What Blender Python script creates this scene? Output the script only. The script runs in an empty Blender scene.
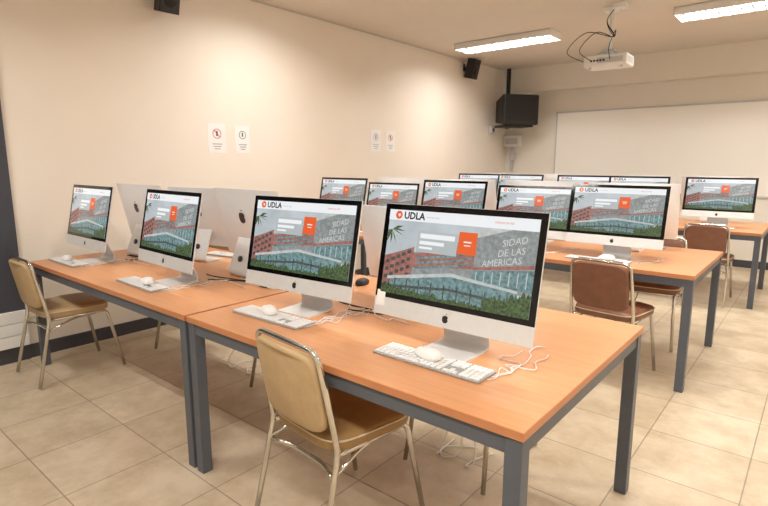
import bpy, bmesh, math, random
from mathutils import Vector, Matrix
random.seed(4)
sc=bpy.context.scene
T=.75
# ------------------------------------------------------------ materials
def lin(c): return tuple(((v/255)/12.92 if v/255<=.04045 else ((v/255+.055)/1.055)**2.4) for v in c)+(1,)
def mat(name,rgb,rough=.5,metal=0,emit=0,noise=0,nscale=8,bump=0,coat=0):
    m=bpy.data.materials.new(name); m.use_nodes=True; nt=m.node_tree; b=nt.nodes['Principled BSDF']
    c=lin(rgb); b.inputs['Base Color'].default_value=c
    b.inputs['Roughness'].default_value=rough; b.inputs['Metallic'].default_value=metal
    if coat: b.inputs['Coat Weight'].default_value=coat
    if noise or bump:
        tc=nt.nodes.new('ShaderNodeTexCoord'); n=nt.nodes.new('ShaderNodeTexNoise'); n.inputs['Scale'].default_value=nscale; n.inputs['Detail'].default_value=5
        nt.links.new(tc.outputs['Object'],n.inputs['Vector'])
        if noise:
            r=nt.nodes.new('ShaderNodeValToRGB'); r.color_ramp.elements[0].position=.3; r.color_ramp.elements[1].position=.7
            r.color_ramp.elements[0].color=tuple(v*(1-noise) for v in c[:3])+(1,); r.color_ramp.elements[1].color=tuple(min(1,v*(1+noise)) for v in c[:3])+(1,)
            nt.links.new(n.outputs['Fac'],r.inputs['Fac'])
            if emit: nt.links.new(r.outputs['Color'],b.inputs['Emission Color'])
            else: nt.links.new(r.outputs['Color'],b.inputs['Base Color'])
        if bump:
            bp=nt.nodes.new('ShaderNodeBump'); bp.inputs['Strength'].default_value=bump; bp.inputs['Distance'].default_value=.01
            nt.links.new(n.outputs['Fac'],bp.inputs['Height']); nt.links.new(bp.outputs['Normal'],b.inputs['Normal'])
    if emit:
        b.inputs['Emission Strength'].default_value=emit
        if not noise: b.inputs['Emission Color'].default_value=c
        b.inputs['Base Color'].default_value=(.01,.01,.01,1)
    return m
M_wall=mat('wall_paint',(240,232,221),.8,noise=.02,nscale=1.5)
M_back=mat('back_wall_paint',(234,228,218),.8,noise=.02,nscale=1.5)
M_ceil=mat('ceiling_paint',(224,216,205),.85,noise=.02,nscale=2)
M_dark=mat('dark_panel_paint',(66,68,78),.6,noise=.05)
M_base=mat('baseboard_paint',(66,66,72),.55,noise=.05)
M_white=mat('white_plastic',(236,236,234),.4,noise=.01)
M_alu=mat('brushed_aluminium',(228,230,232),.42,metal=.3,noise=.02,nscale=60)
M_glassblk=mat('black_glass',(8,8,10),.08,noise=.02)
M_crt=mat('dark_crt_glass',(14,14,16),.5,noise=.02)
M_dk=mat('dark_logo',(35,35,38),.3,noise=.02)
M_steel=mat('grey_steel_paint',(86,91,100),.45,noise=.04,nscale=14)
M_chrome=mat('chrome_tube',(215,212,205),.16,metal=1,noise=.03,nscale=20)
M_black=mat('black_plastic',(26,26,29),.5,noise=.05)
M_key=mat('white_keys',(244,244,244),.45,noise=.01)
M_grey=mat('light_grey_plastic',(196,198,200),.45,noise=.02)
M_gap=mat('keyboard_tray_grey',(165,168,172),.45,noise=.02)
M_board=mat('whiteboard_surface',(244,241,235),.25,noise=.01,nscale=2)
M_red=mat('sign_red',(200,70,62),.5,noise=.05)
M_ink=mat('sign_ink',(110,110,116),.6,noise=.05)
M_cableW=mat('white_cable',(228,228,225),.5,noise=.02)
M_cableB=mat('black_cable',(28,28,30),.5,noise=.05)
M_tan=mat('tan_vinyl',(188,160,120),.5,noise=.08,nscale=18,bump=.15)
M_olive=mat('olive_brown_vinyl',(152,120,76),.5,noise=.10,nscale=16,bump=.15)
M_brown=mat('brown_vinyl',(126,84,64),.45,noise=.12,nscale=18,bump=.15)
M_pipe=mat('cream_piping',(216,200,170),.5,noise=.05)
M_tube=mat('fluorescent_tube',(255,248,236),.5,emit=6)
# screens
E=.95
S_white=mat('screen_white',(242,244,246),.25,emit=E,noise=.01)
S_sky=mat('screen_sky',(192,200,205),.25,emit=E,noise=.14,nscale=9)
S_red=mat('screen_facade_red',(160,106,98),.25,emit=E,noise=.3,nscale=60)
S_gry=mat('screen_facade_grey',(142,148,148),.25,emit=E,noise=.25,nscale=70)
S_teal=mat('screen_glass_teal',(108,138,140),.25,emit=E,noise=.5,nscale=80)
S_dark=mat('screen_dark',(74,80,78),.25,emit=E,noise=.5,nscale=90)
S_grn=mat('screen_trees',(70,90,56),.25,emit=E,noise=.8,nscale=120)
S_lite=mat('screen_canopy',(190,196,194),.25,emit=E,noise=.15,nscale=50)
S_pan=mat('screen_dialog',(182,188,190),.25,emit=E,noise=.04)
S_or=mat('screen_orange',(236,98,44),.25,emit=E,noise=.03)
S_blk=mat('screen_text',(30,30,34),.25,emit=E,noise=.03)
S_let=mat('screen_sign_letters',(206,208,206),.25,emit=E,noise=.08,nscale=60)
# wood
def wood():
    m=mat('orange_wood_laminate',(222,152,104),.36); nt=m.node_tree; b=nt.nodes['Principled BSDF']
    tc=nt.nodes.new('ShaderNodeTexCoord'); mp=nt.nodes.new('ShaderNodeMapping'); mp.inputs['Scale'].default_value=(1.2,26,26)
    n=nt.nodes.new('ShaderNodeTexNoise'); n.inputs['Scale'].default_value=3; n.inputs['Detail'].default_value=6; n.inputs['Distortion'].default_value=.5
    r=nt.nodes.new('ShaderNodeValToRGB'); e=r.color_ramp.elements; e[0].position=.3; e[1].position=.72
    e[0].color=lin((208,146,98)); e[1].color=lin((219,158,110))
    nt.links.new(tc.outputs['Object'],mp.inputs['Vector']); nt.links.new(mp.outputs['Vector'],n.inputs['Vector'])
    nt.links.new(n.outputs['Fac'],r.inputs['Fac']); nt.links.new(r.outputs['Color'],b.inputs['Base Color'])
    return m
M_wood=wood()
M_edge=mat('wood_edge_band',(192,128,86),.45,noise=.04)
def tiles():
    m=mat('beige_ceramic_tiles',(200,178,150),.48); nt=m.node_tree; b=nt.nodes['Principled BSDF']; N=nt.nodes.new; L=nt.links.new
    tc=N('ShaderNodeTexCoord'); mp=N('ShaderNodeMapping'); mp.inputs['Location'].default_value=(.13,.2,0)
    br=N('ShaderNodeTexBrick'); br.offset=0; br.inputs['Scale'].default_value=1; br.inputs['Brick Width'].default_value=.45; br.inputs['Row Height'].default_value=.45
    br.inputs['Mortar Size'].default_value=.0035; br.inputs['Mortar Smooth'].default_value=.3; br.inputs['Bias'].default_value=0
    br.inputs['Color1'].default_value=lin((211,196,172)); br.inputs['Color2'].default_value=lin((201,185,160)); br.inputs['Mortar'].default_value=lin((158,144,126))
    n=N('ShaderNodeTexNoise'); n.inputs['Scale'].default_value=4; n.inputs['Detail'].default_value=9; n.inputs['Roughness'].default_value=.7
    r=N('ShaderNodeValToRGB'); e=r.color_ramp.elements; e[0].position=.34; e[1].position=.62; e[0].color=(.74,.69,.62,1); e[1].color=(1.0,1.0,1.0,1)
    mx=N('ShaderNodeMix'); mx.data_type='RGBA'; mx.blend_type='MULTIPLY'; mx.inputs[0].default_value=1
    L(tc.outputs['Object'],mp.inputs['Vector']); L(mp.outputs['Vector'],br.inputs['Vector']); L(tc.outputs['Object'],n.inputs['Vector'])
    L(n.outputs['Fac'],r.inputs['Fac']); L(br.outputs['Color'],mx.inputs[6]); L(r.outputs['Color'],mx.inputs[7]); L(mx.outputs[2],b.inputs['Base Color'])
    bp=N('ShaderNodeBump'); bp.inputs['Strength'].default_value=.3; bp.inputs['Distance'].default_value=.003; bp.invert=True
    L(br.outputs['Fac'],bp.inputs['Height']); L(bp.outputs['Normal'],b.inputs['Normal'])
    return m
M_tile=tiles()
# ------------------------------------------------------------ mesh builder
class B:
    def __init__(s): s.bm=bmesh.new(); s.mats=[]
    def mi(s,m):
        if m not in s.mats: s.mats.append(m)
        return s.mats.index(m)
    def faces(s,vs,fs,m,smooth=False,mx=None):
        k=s.mi(m); V=[s.bm.verts.new(mx@Vector(v) if mx else v) for v in vs]; out=[]
        for f in fs:
            try: F=s.bm.faces.new([V[i] for i in f])
            except ValueError: continue
            F.material_index=k; F.smooth=smooth; out.append(F)
        return out
    def box(s,c,d,m,mx=None,bev=0):
        x,y,z=c; a,b_,e=d[0]/2,d[1]/2,d[2]/2
        vs=[(x+i*a,y+j*b_,z+k*e) for i in(-1,1) for j in(-1,1) for k in(-1,1)]
        fs=[(0,1,3,2),(4,6,7,5),(0,4,5,1),(2,3,7,6),(0,2,6,4),(1,5,7,3)]
        F=s.faces(vs,fs,m,False,mx)
        if bev:
            es=list({e for f in F for e in f.edges})
            r=bmesh.ops.bevel(s.bm,geom=es,offset=bev,segments=2,affect='EDGES',profile=.5,material=-1)
    def tube(s,pts,r,m,n=8,mx=None,closed=False):
        P=[Vector(p) for p in pts]; N=len(P); vs=[]; prev=None
        for i,p in enumerate(P):
            if closed: t=(P[(i+1)%N]-P[i-1]).normalized()
            else: t=(P[min(i+1,N-1)]-P[max(i-1,0)]).normalized()
            if prev is None:
                up=Vector((0,0,1)) if abs(t.z)<.9 else Vector((1,0,0)); a=t.cross(up).normalized()
            else: a=(prev-t*prev.dot(t)).normalized()
            prev=a; b_=t.cross(a)
            for k in range(n):
                q=2*math.pi*k/n; vs.append(p+a*math.cos(q)*r+b_*math.sin(q)*r)
        fs=[]
        for i in range(N if closed else N-1):
            j=(i+1)%N
            for k in range(n): fs.append((i*n+k,i*n+(k+1)%n,j*n+(k+1)%n,j*n+k))
        if not closed: fs+= [tuple(range(n))[::-1], tuple((N-1)*n+k for k in range(n))]
        s.faces(vs,fs,m,True,mx)
    def rings(s,outl,prof,m,mp,smooth=True):
        n=len(outl); vs=[mp(x*sc_,y*sc_,h) for sc_,h in prof for x,y in outl]
        fs=[(i*n+k,i*n+(k+1)%n,(i+1)*n+(k+1)%n,(i+1)*n+k) for i in range(len(prof)-1) for k in range(n)]
        fs+=[tuple(range(n))[::-1],tuple((len(prof)-1)*n+k for k in range(n))]
        s.faces(vs,fs,m,smooth)
    def mesh(s,name):
        bmesh.ops.recalc_face_normals(s.bm,faces=s.bm.faces)
        me=bpy.data.meshes.new(name); s.bm.to_mesh(me); s.bm.free()
        for m in s.mats: me.materials.append(m)
        return me
    def obj(s,name,loc=(0,0,0),rz=0): return put(s.mesh(name),name,loc,rz)
def put(me,name,loc=(0,0,0),rz=0):
    o=bpy.data.objects.new(name,me); o.location=loc; o.rotation_euler=(0,0,rz); sc.collection.objects.link(o); return o
def fillet(pts,r,n=6):
    P=[Vector(p) for p in pts]; out=[P[0]]
    for i in range(1,len(P)-1):
        a=(P[i-1]-P[i]); b=(P[i+1]-P[i]); d=min(r,a.length*.48,b.length*.48)
        A=P[i]+a.normalized()*d; C=P[i]+b.normalized()*d
        for k in range(n+1):
            t=k/n; out.append(A*(1-t)**2+P[i]*2*t*(1-t)+C*t*t)
    out.append(P[-1]); return out
def spline(pts,n=8):
    P=[Vector(p) for p in pts]; P=[P[0]]+P+[P[-1]]; out=[]
    for i in range(1,len(P)-2):
        for k in range(n):
            t=k/n; a,b,c,d=P[i-1],P[i],P[i+1],P[i+2]
            out.append(.5*((2*b)+(c-a)*t+(2*a-5*b+4*c-d)*t*t+(3*b-a-3*c+d)*t**3))
    out.append(P[-2]); return out
def sup(w,h,e=5,n=40):
    o=[]
    for k in range(n):
        q=2*math.pi*k/n; c,s=math.cos(q),math.sin(q)
        o.append((w*math.copysign(abs(c)**(2/e),c),h*math.copysign(abs(s)**(2/e),s)))
    return o
def text_polys(txt,size,bold=.0):
    cu=bpy.data.curves.new('t','FONT'); cu.body=txt; cu.size=size; cu.offset=bold; cu.resolution_u=2
    o=bpy.data.objects.new('t',cu); sc.collection.objects.link(o)
    dg=bpy.context.evaluated_depsgraph_get(); me=bpy.data.meshes.new_from_object(o.evaluated_get(dg))
    vs=[tuple(v.co) for v in me.vertices]; fs=[tuple(p.vertices) for p in me.polygons]
    bpy.data.objects.remove(o); bpy.data.curves.remove(cu); bpy.data.meshes.remove(me); return vs,fs
# ------------------------------------------------------------ room
XW=-4.38; XR=2.6; YB=8.6; YF=-2.4; H=2.947; YBM=8.42
def slab(name,c,d,m): b=B(); b.box(c,d,m); return b.obj(name)
slab('floor',((XW+XR)/2,(YB+YF)/2,-.05),(XR-XW+.4,YB-YF+.4,.1),M_tile)
slab('ceiling',((XW+XR)/2,(YB+YF)/2,H+.05),(XR-XW+.4,YB-YF+.4,.1),M_ceil)
slab('wall_left',(XW-.1,(YB+YF)/2,H/2),(.2,YB-YF,H),M_wall)
slab('wall_right',(XR+.1,(YB+YF)/2,H/2),(.2,YB-YF,H),M_wall)
slab('wall_back',((XW+XR)/2,YB+.1,H/2),(XR-XW+.4,.2,H),M_back)
slab('wall_front',((XW+XR)/2,YF-.1,H/2),(XR-XW+.4,.2,H),M_back)
slab('trim_1',((XW+XR)/2,(YB+YBM)/2,(H+2.56)/2),(XR-XW,YB-YBM,H-2.56),M_back)
slab('baseboard_left',(XW+.008,(1.17+YB)/2,.05),(.016,YB-1.17,.1),M_base)
slab('baseboard_back',((XW+XR)/2,YB-.008,.05),(XR-XW,.016,.1),M_base)
b=B(); b.box((XW+.012,(1.17+YF)/2,(H+.37)/2),(.024,1.17-YF,H-.37),M_dark); b.box((XW+.015,(1.17+YF)/2,.055),(.03,1.17-YF,.11),M_base); b.obj('trim_2')
b=B(); 
for i in range(3): b.box((XW+.025-.002*i,(1.17+YF)/2,.155+.088*i),(.05,1.17-YF,.084),M_white,bev=.004)
b.box((XW+.01,(1.17+YF)/2,.24),(.02,1.16-YF,.25),M_grey); b.obj('trim_3')
# ------------------------------------------------------------ tables
def table(L,D):
    b=B(); b.box((0,0,T-.014),(L,D,.028),M_wood,bev=.002)
    b.box((0,-D/2-.0008,T-.014),(L,.0016,.024),M_edge); b.box((0,D/2+.0008,T-.014),(L,.0016,.024),M_edge)
    for s in(-1,1): b.box((s*(L/2+.0008),0,T-.014),(.0016,D,.024),M_edge)
    for i in(-1,1):
        for j in(-1,1): b.box((i*(L/2-.028),j*(D/2-.028),(T-.028)/2),(.05,.05,T-.028),M_steel,bev=.003)
        b.box((i*(L/2-.028),0,T-.053),(.04,D-.106,.05),M_steel)
        b.box((0,i*(D/2-.028),T-.053),(L-.106,.04,.05),M_steel)
    return b.mesh('computer_table')
def tab(x0,x1,y0,y1): put(table(x1-x0,y1-y0),'computer_table',((x0+x1)/2,(y0+y1)/2,0))
tab(-2.115,-.516,1.17,2.31); tab(-4.16,-2.135,1.17,2.31)
tab(-2.18,-.54,3.56,4.70); tab(-4.24,-2.2,3.56,4.70)
tab(-2.05,-.41,6.14,7.25); tab(-4.11,-2.07,6.14,7.25)
# ------------------------------------------------------------ computer
W,HB,CH=.65,.425,.067
def apple(r):
    o=[]
    for k in range(36):
        q=2*math.pi*k/36; rr=r*(1-.10*math.cos(2*q)-.0)*(1-.16*max(0,math.sin(q))**12-.08*max(0,-math.sin(q))**12)
        x,y=rr*math.cos(q),rr*math.sin(q)*.98
        d=math.hypot(x-r*1.15,y-.1*r)
        if d<.5*r: x=r*1.15-.5*r*(r*1.15-x)/max(d,1e-6)
        o.append((x,y))
    leaf=[(0,r*1.05),(r*.05,r*1.3),(r*.38,r*1.6),(r*.33,r*1.3)]
    return o,leaf
def computer(tilt=.17,label=False):
    b=B(); mx=Matrix.Translation((0,0,.101))@Matrix.Rotation(-tilt,4,'X')
    nx,nz=20,14; vs=[]; fs=[]
    for j in range(nz+1):
        for i in range(nx+1):
            x=-W/2+W*i/nx; z=HB*j/nz; a=abs(2*x/W); c=abs(2*z/HB-1)
            vs.append((x,.007+.046*(1-a**2.6)*(1-c**2.6),z))
    for j in range(nz):
        for i in range(nx):
            p=j*(nx+1)+i; fs.append((p,p+1,p+nx+2,p+nx+1))
    b.faces(vs,fs,M_alu,True,mx)
    b.box((0,.0036,HB/2),(W,.007,HB),M_alu,mx,bev=.0015)
    quad=lambda x0,x1,z0,z1,y,m: b.faces([(x0,y,z0),(x1,y,z0),(x1,y,z1),(x0,y,z1)],[(0,1,2,3)],m,False,mx)
    quad(-W/2+.001,W/2-.001,CH,HB-.001,-.0008,M_glassblk)
    SW,SH,z0=.602,.317,CH+.019
    def poly(pts,m,l):
        b.faces([((x-.5)*SW,-.0010-.00025*l,z0+(1-y)*SH) for x,y in pts],[tuple(range(len(pts)))],m,False,mx)
    def rc(x0,y0,x1,y1,m,l): poly([(x0,y0),(x1,y0),(x1,y1),(x0,y1)],m,l)
    rc(0,0,1,1,S_sky,0)
    # distant red-brick block at left
    poly([(0,.56),(.10,.50),(.22,.42),(.22,.95),(0,1)],S_red,1)
    for k in range(4): 
        for j in range(5):
            x=.012+.040*j; y=.61+.09*k-.10*j*.36
            poly([(x,y),(x+.028,y-.012),(x+.028,y+.030),(x,y+.042)],S_dark,2)
    # main facade, rising to the right
    poly([(.22,.44),(.42,.32),(.72,.12),(1,.12),(1,.78),(.22,.76)],S_gry,1)
    poly([(.22,.44),(.42,.32),(.72,.12),(.86,.12),(.42,.37),(.22,.48)],S_lite,2)
    poly([(.22,.50),(.50,.40),(.64,.32),(.64,.58),(.22,.66)],S_red,2)
    for k in range(3): poly([(.24,.535+.055*k),(.50,.46+.055*k),(.63,.40+.055*k),(.63,.425+.055*k),(.50,.487+.055*k),(.24,.56+.055*k)],S_teal,3)
    poly([(.64,.56),(1,.46),(1,.50),(.64,.59)],S_red,3)
    poly([(.64,.60),(1,.51),(1,.74),(.64,.70)],S_teal,3)
    for k in range(7): x=.66+.05*k; poly([(x,.60-.010*k),(x+.006,.60-.010*k),(x+.006,.71),(x,.70)],S_lite,4)
    poly([(.04,.80),(.50,.66),(.92,.74),(.92,.765),(.50,.70),(.04,.835)],S_lite,5)
    poly([(.06,.84),(.50,.70),(.92,.77),(.92,1),(.06,1)],S_teal,4)
    poly([(.06,.90),(.50,.83),(.92,.87),(.92,.90),(.50,.86),(.06,.93)],S_dark,5)
    for k in range(9): x=.10+.09*k; rc(x,.80,x+.009,1,S_dark,5)
    def leafy(x0,x1,y0,amp,seed,ph=0):
        rr=random.Random(seed); n=40; pts=[(x0+(x1-x0)*i/n,min(.99,y0+amp*rr.uniform(-1,1)+ph*(i/n))) for i in range(n+1)]
        poly([(x0,1)]+pts+[(x1,1)],S_grn,6)
    leafy(0,.42,.90,.03,3,.04); leafy(.42,.72,.95,.02,5); leafy(.72,1,.90,.05,7,-.14)
    for a in range(9):
        qa=-.5+a*.42; L_=.10; cx,cy=.035,.24
        ex,ey=cx+L_*math.cos(qa),cy+L_*1.5*math.sin(qa)
        poly([(cx,cy),(max(0,(cx+ex)/2-.008),(cy+ey)/2-.012),(max(0,ex),ey+.02),(max(0,(cx+ex)/2+.008),(cy+ey)/2+.014)],S_grn,6)
    rc(0,0,1,.125,S_white,7)
    rc(.235,.225,.52,.47,S_pan,7); rc(.255,.255,.50,.31,S_white,8); rc(.255,.34,.43,.38,S_white,8); rc(.255,.405,.35,.43,S_white,8)
    rc(.525,.195,.645,.44,S_or,8); rc(.56,.295,.61,.31,S_white,9); rc(.565,.335,.605,.345,S_white,9)
    c=[(.075+.026*math.cos(k*math.pi/10),.062+.049*math.sin(k*math.pi/10)) for k in range(20)]; poly(c,S_or,8)
    poly([(.066,.05),(.084,.045),(.088,.07),(.075,.085)],S_white,9)
    def txt(t,size,x,y,m,l,skew=0,bold=0,wx=1):
        v,f=text_polys(t,size,bold)
        b.faces([((x-.5)*SW+a*wx,-.0010-.00025*l,z0+(1-y)*SH+c_-skew*a) for a,c_,_ in v],f,m,False,mx)
    txt('UDLA',.036,.115,.100,S_blk,8,bold=.0012)
    txt('university login',.010,.28,.075,S_pan,8); txt('campus portal',.012,.74,.07,S_or,8)
    txt('SIDAD',.032,.80,.31,S_let,5,skew=-.22,wx=.95); txt('DE LAS',.032,.78,.42,S_let,5,skew=-.2,wx=.95); txt('AMERICAS',.032,.69,.545,S_let,5,skew=-.18,wx=.95)
    o,lf=apple(.0135)
    b.faces([(x,-.0009,CH*.5+z-.002) for x,z in o],[tuple(range(len(o)))],M_dk,False,mx); b.faces([(x,-.0009,CH*.5+z-.002) for x,z in lf],[(0,1,2,3)],M_dk,False,mx)
    o,lf=apple(.034)
    b.faces([(-x,.0535,.265+z) for x,z in o],[tuple(range(len(o)))],M_dk,False,mx); b.faces([(-x,.0535,.265+z) for x,z in lf],[(0,1,2,3)],M_dk,False,mx)
    if label: quad(-.315,-.275,CH-.035,CH+.025,-.0022,M_key)
    prof=fillet([(0,-.014,.004),(0,.172,.004),(0,.068,.25)],.05,8)
    wv=[];ff=[]; n=len(prof); th=.006
    for i,p in enumerate(prof):
        t=(prof[min(i+1,n-1)]-prof[max(i-1,0)]).normalized(); nn=Vector((0,-t.z,t.y)); w=.098-.008*min(1,max(0,p.z/.25))
        for sx in(-1,1):
            for k in(0,1): 
                g=p+nn*th*k; wv.append((sx*w,g.y,max(0,g.z-.004)))
    for i in range(n-1):
        a=i*4; c=a+4; ff+=[(a,a+2,c+2,c),(a+1,c+1,c+3,a+3),(a,c,c+1,a+1),(a+2,a+3,c+3,c+2)]
    ff+=[(0,1,3,2),(4*n-4,4*n-2,4*n-1,4*n-3)]
    b.faces(wv,ff,M_alu,False)
    b.tube([(0,.128,.105),(0,.138,.108)],.018,M_dk,16)
    return b.mesh('desktop_computer')
ME=computer(.21); MEL=computer(.20,True)
def pc(x,y,r=0,s=1,me=None):
    o=put(me or ME,'desktop_computer',(x,y,T),r); o.scale=(s,s,s); return o
def keyboard():
    b=B(); b.box((0,0,.005),(.43,.115,.008),M_gap,bev=.003)
    for r in range(6):
        y=.045-.0178*r; d=.0145 if r else .009
        if r==5: ws=[.016,.016,.016,.02,.100,.02,.016,.016,.016]
        else: ws=[.0160]*14
        x=-.209
        tot=sum(ws); gap=(.276-tot)/(len(ws)-1)
        for w in ws: b.box((x+w/2,y,.0105),(w,d,.004),M_key); x+=w+gap
        for k in range(3): 
            if r in(0,1,2,5) or (r==4 and k==1): b.box((.084+.0185*k,y,.0105),(.0155,d,.004),M_key)
        for k in range(4): b.box((.146+.0185*k,y,.0105),(.0155,d,.004),M_key)
    return b.mesh('computer_keyboard')
KB=keyboard()
def mouse(m):
    b=B(); o=sup(.031,.056,2.6,28)
    b.rings(o,[(.90,0),(1,.006),(1,.012),(.93,.021),(.78,.028),(.5,.033),(.2,.0345)],m,lambda x,y,h:(x,y,h*(1-.15*(y/.056)) if h>.01 else h))
    b.tube([(0,.03,.031),(0,.034,.031)],.004,M_grey,8)
    return b.mesh('computer_mouse')
MW=mouse(M_key); MB=mouse(M_black)
KZ=.0128
def kb(x,y,r=0): put(KB,'computer_keyboard',(x,y,T),r)
def ms(x,y,r=0,on=False,me=None): put(me or MW,'computer_mouse',(x,y,T+(KZ if on else 0)),r)
# row 1 front
pc(-.968,1.490,.005,me=MEL); pc(-1.77,1.495,.074); pc(-2.79,1.42,-.05); pc(-3.83,1.41,-.01)
kb(-.965,1.412,0); ms(-.985,1.42,1.3,True)
kb(-1.80,1.398,.02); ms(-1.84,1.41,1.2,True)
kb(-2.86,1.335,-.03); ms(-2.82,1.345,1.4,True)
kb(-3.90,1.330,0); ms(-3.94,1.335,1.2,True)
# row 1 rear side
for x,y,r,s in((-3.80,1.88,3.14,1),(-3.29,2.05,3.32,.97),(-2.62,1.95,3.10,1),(-1.50,2.0,3.0,.9)): pc(x,y,r,s); kb(x+.02,min(y+.135,2.24),r)
ms(-1.93,2.13,.3,me=MB)
# row 2
for x,y,r,s in((-1.10,3.80,0,1),(-1.74,3.86,.02,.95),(-2.47,3.84,0,1),(-3.16,3.86,.03,.93),(-3.80,3.84,0,1)): pc(x,y,r,s); kb(x-.06,y-.085,r); ms(x+.0,y-.075,r+1.3,True)
for x in(-1.13,-1.85,-2.62,-3.35): pc(x,4.40,3.14+.05*math.sin(9*x)); kb(x,4.55,3.14)
# row 3
for x in(-.84,-1.64,-2.27,-3.1,-3.72): pc(x,6.45,.02*math.sin(7*x)); kb(x-.03,6.34,0)
for x in(-.95,-1.7,-2.7,-3.5): pc(x,7.0,3.14); 
# ------------------------------------------------------------ chairs
def chair(mb,mseat):
    b=B(); r=.011
    path=[(-.215,-.285,r),(-.20,-.185,.44),(-.20,-.20,.52),(-.185,-.255,.815),(.185,-.255,.815),(.20,-.20,.52),(.20,-.185,.44),(.215,-.285,r)]
    b.tube(fillet(path,.05),r,M_chrome,10)
    for s in(-1,1):
        b.tube(fillet([(s*.212,.245,r),(s*.188,.165,.428),(s*.186,-.187,.428)],.045),r,M_chrome,10)
        b.tube(fillet([(s*.198,-.20,.36),(s*.172,-.05,.405),(s*.176,.10,.418)],.05),.007,M_chrome,8)
    b.tube([(-.187,.15,.424),(.187,.15,.424)],.009,M_chrome,8)
    b.tube([(-.186,-.12,.424),(.186,-.12,.424)],.009,M_chrome,8)
    b.tube(fillet([(-.202,-.205,.345),(-.10,-.165,.345),(.10,-.165,.345),(.202,-.205,.345)],.05),.009,M_chrome,8)
    b.rings(sup(.212,.20,5),[(.9,.434),(.985,.438),(1,.448),(1,.472),(.97,.485),(.88,.492),(.5,.497),(.1,.498)],mseat,lambda x,y,h:(x*(1+.06*(y/.2)),y-.005,h))
    o=sup(.2135,.2015,5); b.tube([(x*(1+.06*(y/.2)),y-.005,.474) for x,y in o],.0035,M_pipe,6,closed=True)
    def mp(x,z,h): 
        t=(z+.145)/.29; return (x,-.207-.050*t+h-.02*(1-(x/.19)**2),.655+z)
    b.rings(sup(.179,.150,6),[(.92,-.016),(.985,-.012),(1,-.004),(1,.006),(.985,.012),(.92,.017),(.5,.021),(.1,.022)],mb,mp)
    return b.mesh('stacking_chair')
C1=chair(M_tan,M_olive); C2=chair(M_brown,M_brown); C3=chair(M_tan,M_tan)
def ch(me,x,y,r): put(me,'stacking_chair',(x,y,0),r)
ch(C1,-1.355,1.375,-.11); ch(C3,-3.89,1.30,.0)
ch(C1,-1.2,2.10,3.14); ch(C1,-2.45,2.12,3.1); ch(C3,-3.62,2.1,3.2)
ch(C2,-1.0,3.60,-.1); ch(C2,-.98,4.52,3.2); ch(C2,-2.2,3.72,.05); ch(C2,-.85,6.26,0); ch(C2,-1.8,6.26,0)
# ------------------------------------------------------------ cables
def cable(pts,r,m,name='power_cable'):
    b=B(); b.tube(spline(pts),r,m,6); b.obj(name)
Z=T+.0032
def squig(x0,y0,x1,y1,r,m,amp=.05,n=6,seed=0):
    rr=random.Random(seed); P=[(x0,y0,Z)]
    for i in range(1,n):
        t=i/n; P.append((x0+(x1-x0)*t+rr.uniform(-amp,amp),y0+(y1-y0)*t+rr.uniform(-amp,amp),Z+rr.uniform(0,.003)))
    P.append((x1,y1,Z)); cable(P,r,m)
for i,(x,y) in enumerate(((-.965,1.407),(-1.80,1.398),(-2.86,1.335),(-3.90,1.330))):
    s=x+.222
    squig(s,y+.04,s+.02,y+.38,.0022,M_cableW,.040,7,i)
    squig(s,y-.01,s+.06,y+.32,.0020,M_cableW,.045,8,10+i)
    squig(s,y+.02,s-.03,y+.30,.0020,M_cableW,.045,7,20+i)
    if i:
        squig(s-.19,y+.38,s+.45,y+.42,.0032,M_cableB,.03,6,30+i)
        squig(s+.02,y+.48,s+.45,y+.40,.0030,M_cableW,.04,6,40+i)
        squig(s-.05,y+.30,s+.35,y+.50,.0030,M_cableB,.05,6,45+i)
        squig(s-.10,y+.36,s+.30,y+.30,.0026,M_cableW,.05,6,47+i)
for i,x in enumerate((-1.09,-1.74,-2.47,-3.16)):
    squig(x+.17,3.73,x+.26,4.05,.0022,M_cableW,.045,7,50+i); squig(x+.2,3.75,x+.3,4.1,.0022,M_cableW,.04,7,60+i)
def hang(x,y,sd,m):
    rr=random.Random(sd); P=[(x,y,.67)]
    for i in range(1,5): P.append((x+rr.uniform(-.05,.05),y-.04*i+rr.uniform(-.03,.03),.67-.16*i))
    P+=[(x+rr.uniform(-.06,.06),y-.2,.006),(x+rr.uniform(-.1,.08),y-.12,.006),(x+rr.uniform(-.08,.06),y-.02,.006)]
    cable(P,.0035,m)
for i,x in enumerate((-1.16,-1.24,-1.34,-2.0,-2.9,-3.1)): hang(x,2.2,i,M_cableW)
for i,x in enumerate((-1.1,-1.9)): hang(x,4.55,20+i,M_cableB)
# ------------------------------------------------------------ wall items
b=B(); b.box((-1.6,YB-.012,1.59),(3.74,.02,1.25),M_board)
for z in(.965,2.215): b.box((-1.6,YB-.014,z),(3.78,.026,.022),M_grey)
for x in(-3.47,.27): b.box((x,YB-.014,1.59),(.022,.026,1.25),M_grey)
b.box((-1.6,YB-.05,.95),(1.2,.08,.015),M_grey)
b.obj('whiteboard')
def sign(y,z,w,h,red):
    b=B(); x=XW+.002; b.box((x,y,z),(.003,w,h),M_key)
    X=x+.0025
    m=M_red if red else M_ink
    def ring(cy,cz,r): b.tube([(X,cy+r*math.cos(k*math.pi/12),cz+r*math.sin(k*math.pi/12)) for k in range(24)],.003,m,4,closed=True)
    ring(y,z+.045*(h/.28),w*.22)
    b.box((X,y,z+.045),(.002,w*.10,w*.24),M_ink)
    if red: b.tube([(X,y-.03,z+.075),(X,y+.03,z+.015)],.003,m,4)
    for k in range(3): b.box((X,y,z-.05-.022*k),(.002,w*(.55-.12*k),.005),M_ink)
    b.obj('wall_sign')
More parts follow.
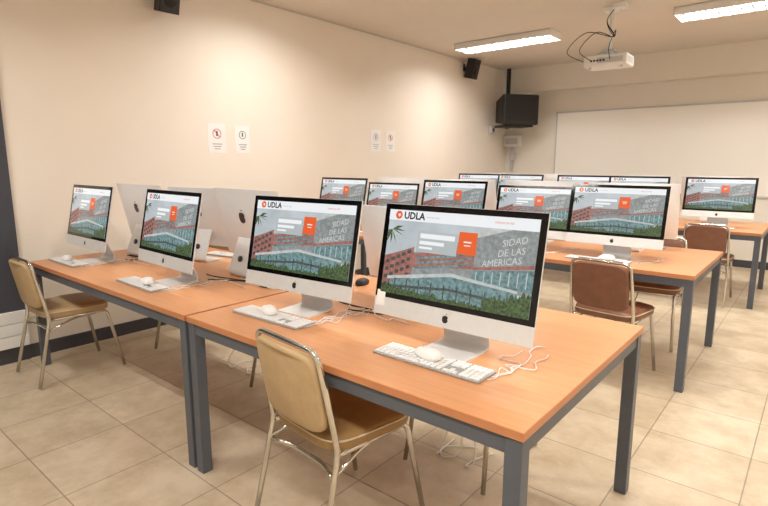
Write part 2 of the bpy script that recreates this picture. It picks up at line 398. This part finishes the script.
sign(2.84,1.64,.19,.27,True); sign(3.12,1.64,.165,.26,False); sign(5.10,1.69,.19,.27,False); sign(5.39,1.69,.18,.26,True)
def speaker(loc,rz,s=1):
    b=B(); mx=Matrix.Rotation(.25,4,'X')
    vs=[]; 
    for z,w,d in((-.14,.085,.075),(.14,.085,.075)):
        vs+=[(-w,-d,z),(w,-d,z),(w*.6,d,z),(-w*.6,d,z)]
    b.faces(vs,[(0,1,2,3),(4,7,6,5),(0,4,5,1),(1,5,6,2),(2,6,7,3),(3,7,4,0)],M_black,False,mx)
    b.box((0,-.079,0),(.155,.008,.26),M_dk,mx,bev=.003)
    b.tube([(0,-.080,-.045),(0,-.086,-.045)],.055,M_black,20,mx); b.tube([(0,-.080,.08),(0,-.086,.08)],.022,M_black,16,mx)
    b.tube([(0,.06,.0),(0,.125,.03)],.012,M_black,8); b.box((0,.13,.03),(.05,.012,.10),M_black)
    o=b.obj('wall_speaker',loc,rz)
speaker((XW+.138,2.35,2.76),math.pi/2); speaker((XW+.138,7.15,2.80),math.pi/2)
cable([(XW+.012,2.33,2.80),(XW+.012,2.25,2.86),(XW+.01,2.20,2.93)],.004,M_cableB,'speaker_cable')
cable([(XW+.012,7.15,2.84),(XW+.012,7.08,2.90),(XW+.012,6.4,2.93),(XW+.012,4.0,2.935),(XW+.012,2.3,2.935)],.004,M_grey,'speaker_cable')
# tv
b=B()
b.box((0,-.20,0),(.60,.10,.46),M_black,bev=.015); b.box((0,-.251,.02),(.49,.004,.35),M_crt)
b.box((0,-.253,-.195),(.40,.004,.03),M_dk)
vs=[(-.29,-.15,-.22),(.29,-.15,-.22),(.29,-.15,.22),(-.29,-.15,.22),(-.22,.2,-.18),(.22,.2,-.18),(.22,.2,.16),(-.22,.2,.16)]
b.faces(vs,[(0,1,2,3),(4,7,6,5),(0,4,5,1),(1,5,6,2),(2,6,7,3),(3,7,4,0)],M_black)
b.box((0,0,-.245),(.5,.36,.03),M_black); b.box((0,.22,.21),(.05,.05,.955),M_black); b.box((0,.10,-.20),(.05,.26,.04),M_black)
b.obj('crt_television',(-3.99,8.08,2.24),.95)
b=B(); b.box((0,0,0),(.30,.10,.19),M_white,bev=.006); b.box((0,-.052,0),(.22,.006,.10),M_grey); b.box((-.02,.02,-.30),(.05,.03,.42),M_grey); b.box((.0,.0,-.26),(.10,.06,.12),M_grey,bev=.004); b.obj('electrical_box',(-4.22,YB-.052,1.78),0)
b=B(); b.box((0,0,0),(.07,.10,.11),M_grey,bev=.006); b.box((.03,0,0),(.03,.05,.05),M_black); b.obj('thermostat_box',(XW+.037,8.0,1.95),0)
# projector
PX,PY=-1.83,5.78
b=B(); b.box((0,0,0),(.42,.30,.11),M_white,bev=.018); b.tube([(-.1,.14,0),(-.1,.175,0)],.04,M_black,20); b.box((.05,-.151,0),(.24,.004,.05),M_grey)
for k in range(5): b.box((-.13+.03*k,-.153,0),(.02,.003,.018),M_black)
for k in range(6): b.box((.211,-.1+.035*k,0),(.003,.012,.06),M_grey)
for i in(-1,1):
    for j in(-1,1): b.tube([(i*.13,j*.09,.05),(i*.04,j*.03,.10)],.007,M_grey,6)
    b.tube([(i*.15,-.1,-.05),(i*.15,-.1,-.07)],.014,M_grey,8)
b.box((0,0,.105),(.12,.12,.02),M_grey); b.tube([(0,0,.10),(0,0,H-2.43)],.018,M_white,12); b.box((0,0,H-2.43-.015),(.14,.14,.03),M_white,bev=.004)
b.obj('projector',(PX,PY,2.43),.05)
for a in((-.12,.03),(-.2,-.02),(.06,.05)):
    cable([(PX+a[0],PY-.158,2.43),(PX+a[0]*1.6-.04,PY-.20,2.54),(PX+a[0],PY-.1+a[1],2.72),(PX+.05,PY-.05,2.66),(PX-.03,PY-.04,2.82),(PX+.06,PY-.06,2.94)],.004,M_cableB,'projector_cable')
b=B(); b.box((0,0,0),(.12,.12,.05),M_white,bev=.006); b.obj('ceiling_junction_box',(PX+.12,PY-.12,H-.025))
# fixtures
def fixture():
    b=B(); L,D,h=1.30,.36,.075
    b.box((0,0,-.006),(L,D,.012),M_white)
    for s in(-1,1): b.box((0,s*(D/2-.006),-h/2),(L,.012,h),M_white); b.box((s*(L/2-.006),0,-h/2),(.012,D,h),M_white)
    for y in(-.09,.09): b.tube([(-.60,y,-.030),(.60,y,-.030)],.014,M_tube,10)
    for s in(-1,1):
        for y in(-.09,.09): b.box((s*.615,y,-.03),(.03,.03,.04),M_white)
    b.box((0,0,-h+.012),(L-.03,.008,.024),M_gap)
    for k in range(1,14): b.box((-L/2+L*k/14,0,-h+.008),(.010,D-.024,.026),M_gap)
    return b.mesh('fluorescent_light_fixture')
FX=fixture()
for y in(6.32,3.15,-.1):
    for x in(-3.27,-.70,1.7):
        f=put(FX,'fluorescent_light_fixture',(x,y,H-.001))
        for s in(-1,1):
            la=bpy.data.lights.new('tube_light','AREA'); la.shape='RECTANGLE'; la.size=1.2; la.size_y=.04; la.energy=(24 if x<-3 else 29); la.color=(1,.96,.90)
            lo=bpy.data.objects.new('tube_light',la); lo.location=(0,s*.09,-.046); lo.parent=f; sc.collection.objects.link(lo)
# ------------------------------------------------------------ world, camera
w=bpy.data.worlds.new('world'); sc.world=w; w.use_nodes=True; w.node_tree.nodes['Background'].inputs[0].default_value=(.8,.78,.74,1); w.node_tree.nodes['Background'].inputs[1].default_value=.4
cam=bpy.data.cameras.new('camera'); co=bpy.data.objects.new('camera',cam); sc.collection.objects.link(co)
cam.sensor_width=36; cam.lens=525.6/768*36; cam.clip_start=.05
co.location=(0,0,1.423); co.rotation_euler=(math.pi/2-.171,0,.6941); sc.camera=co
try: sc.view_settings.view_transform='Standard'
except Exception as e: print(e)
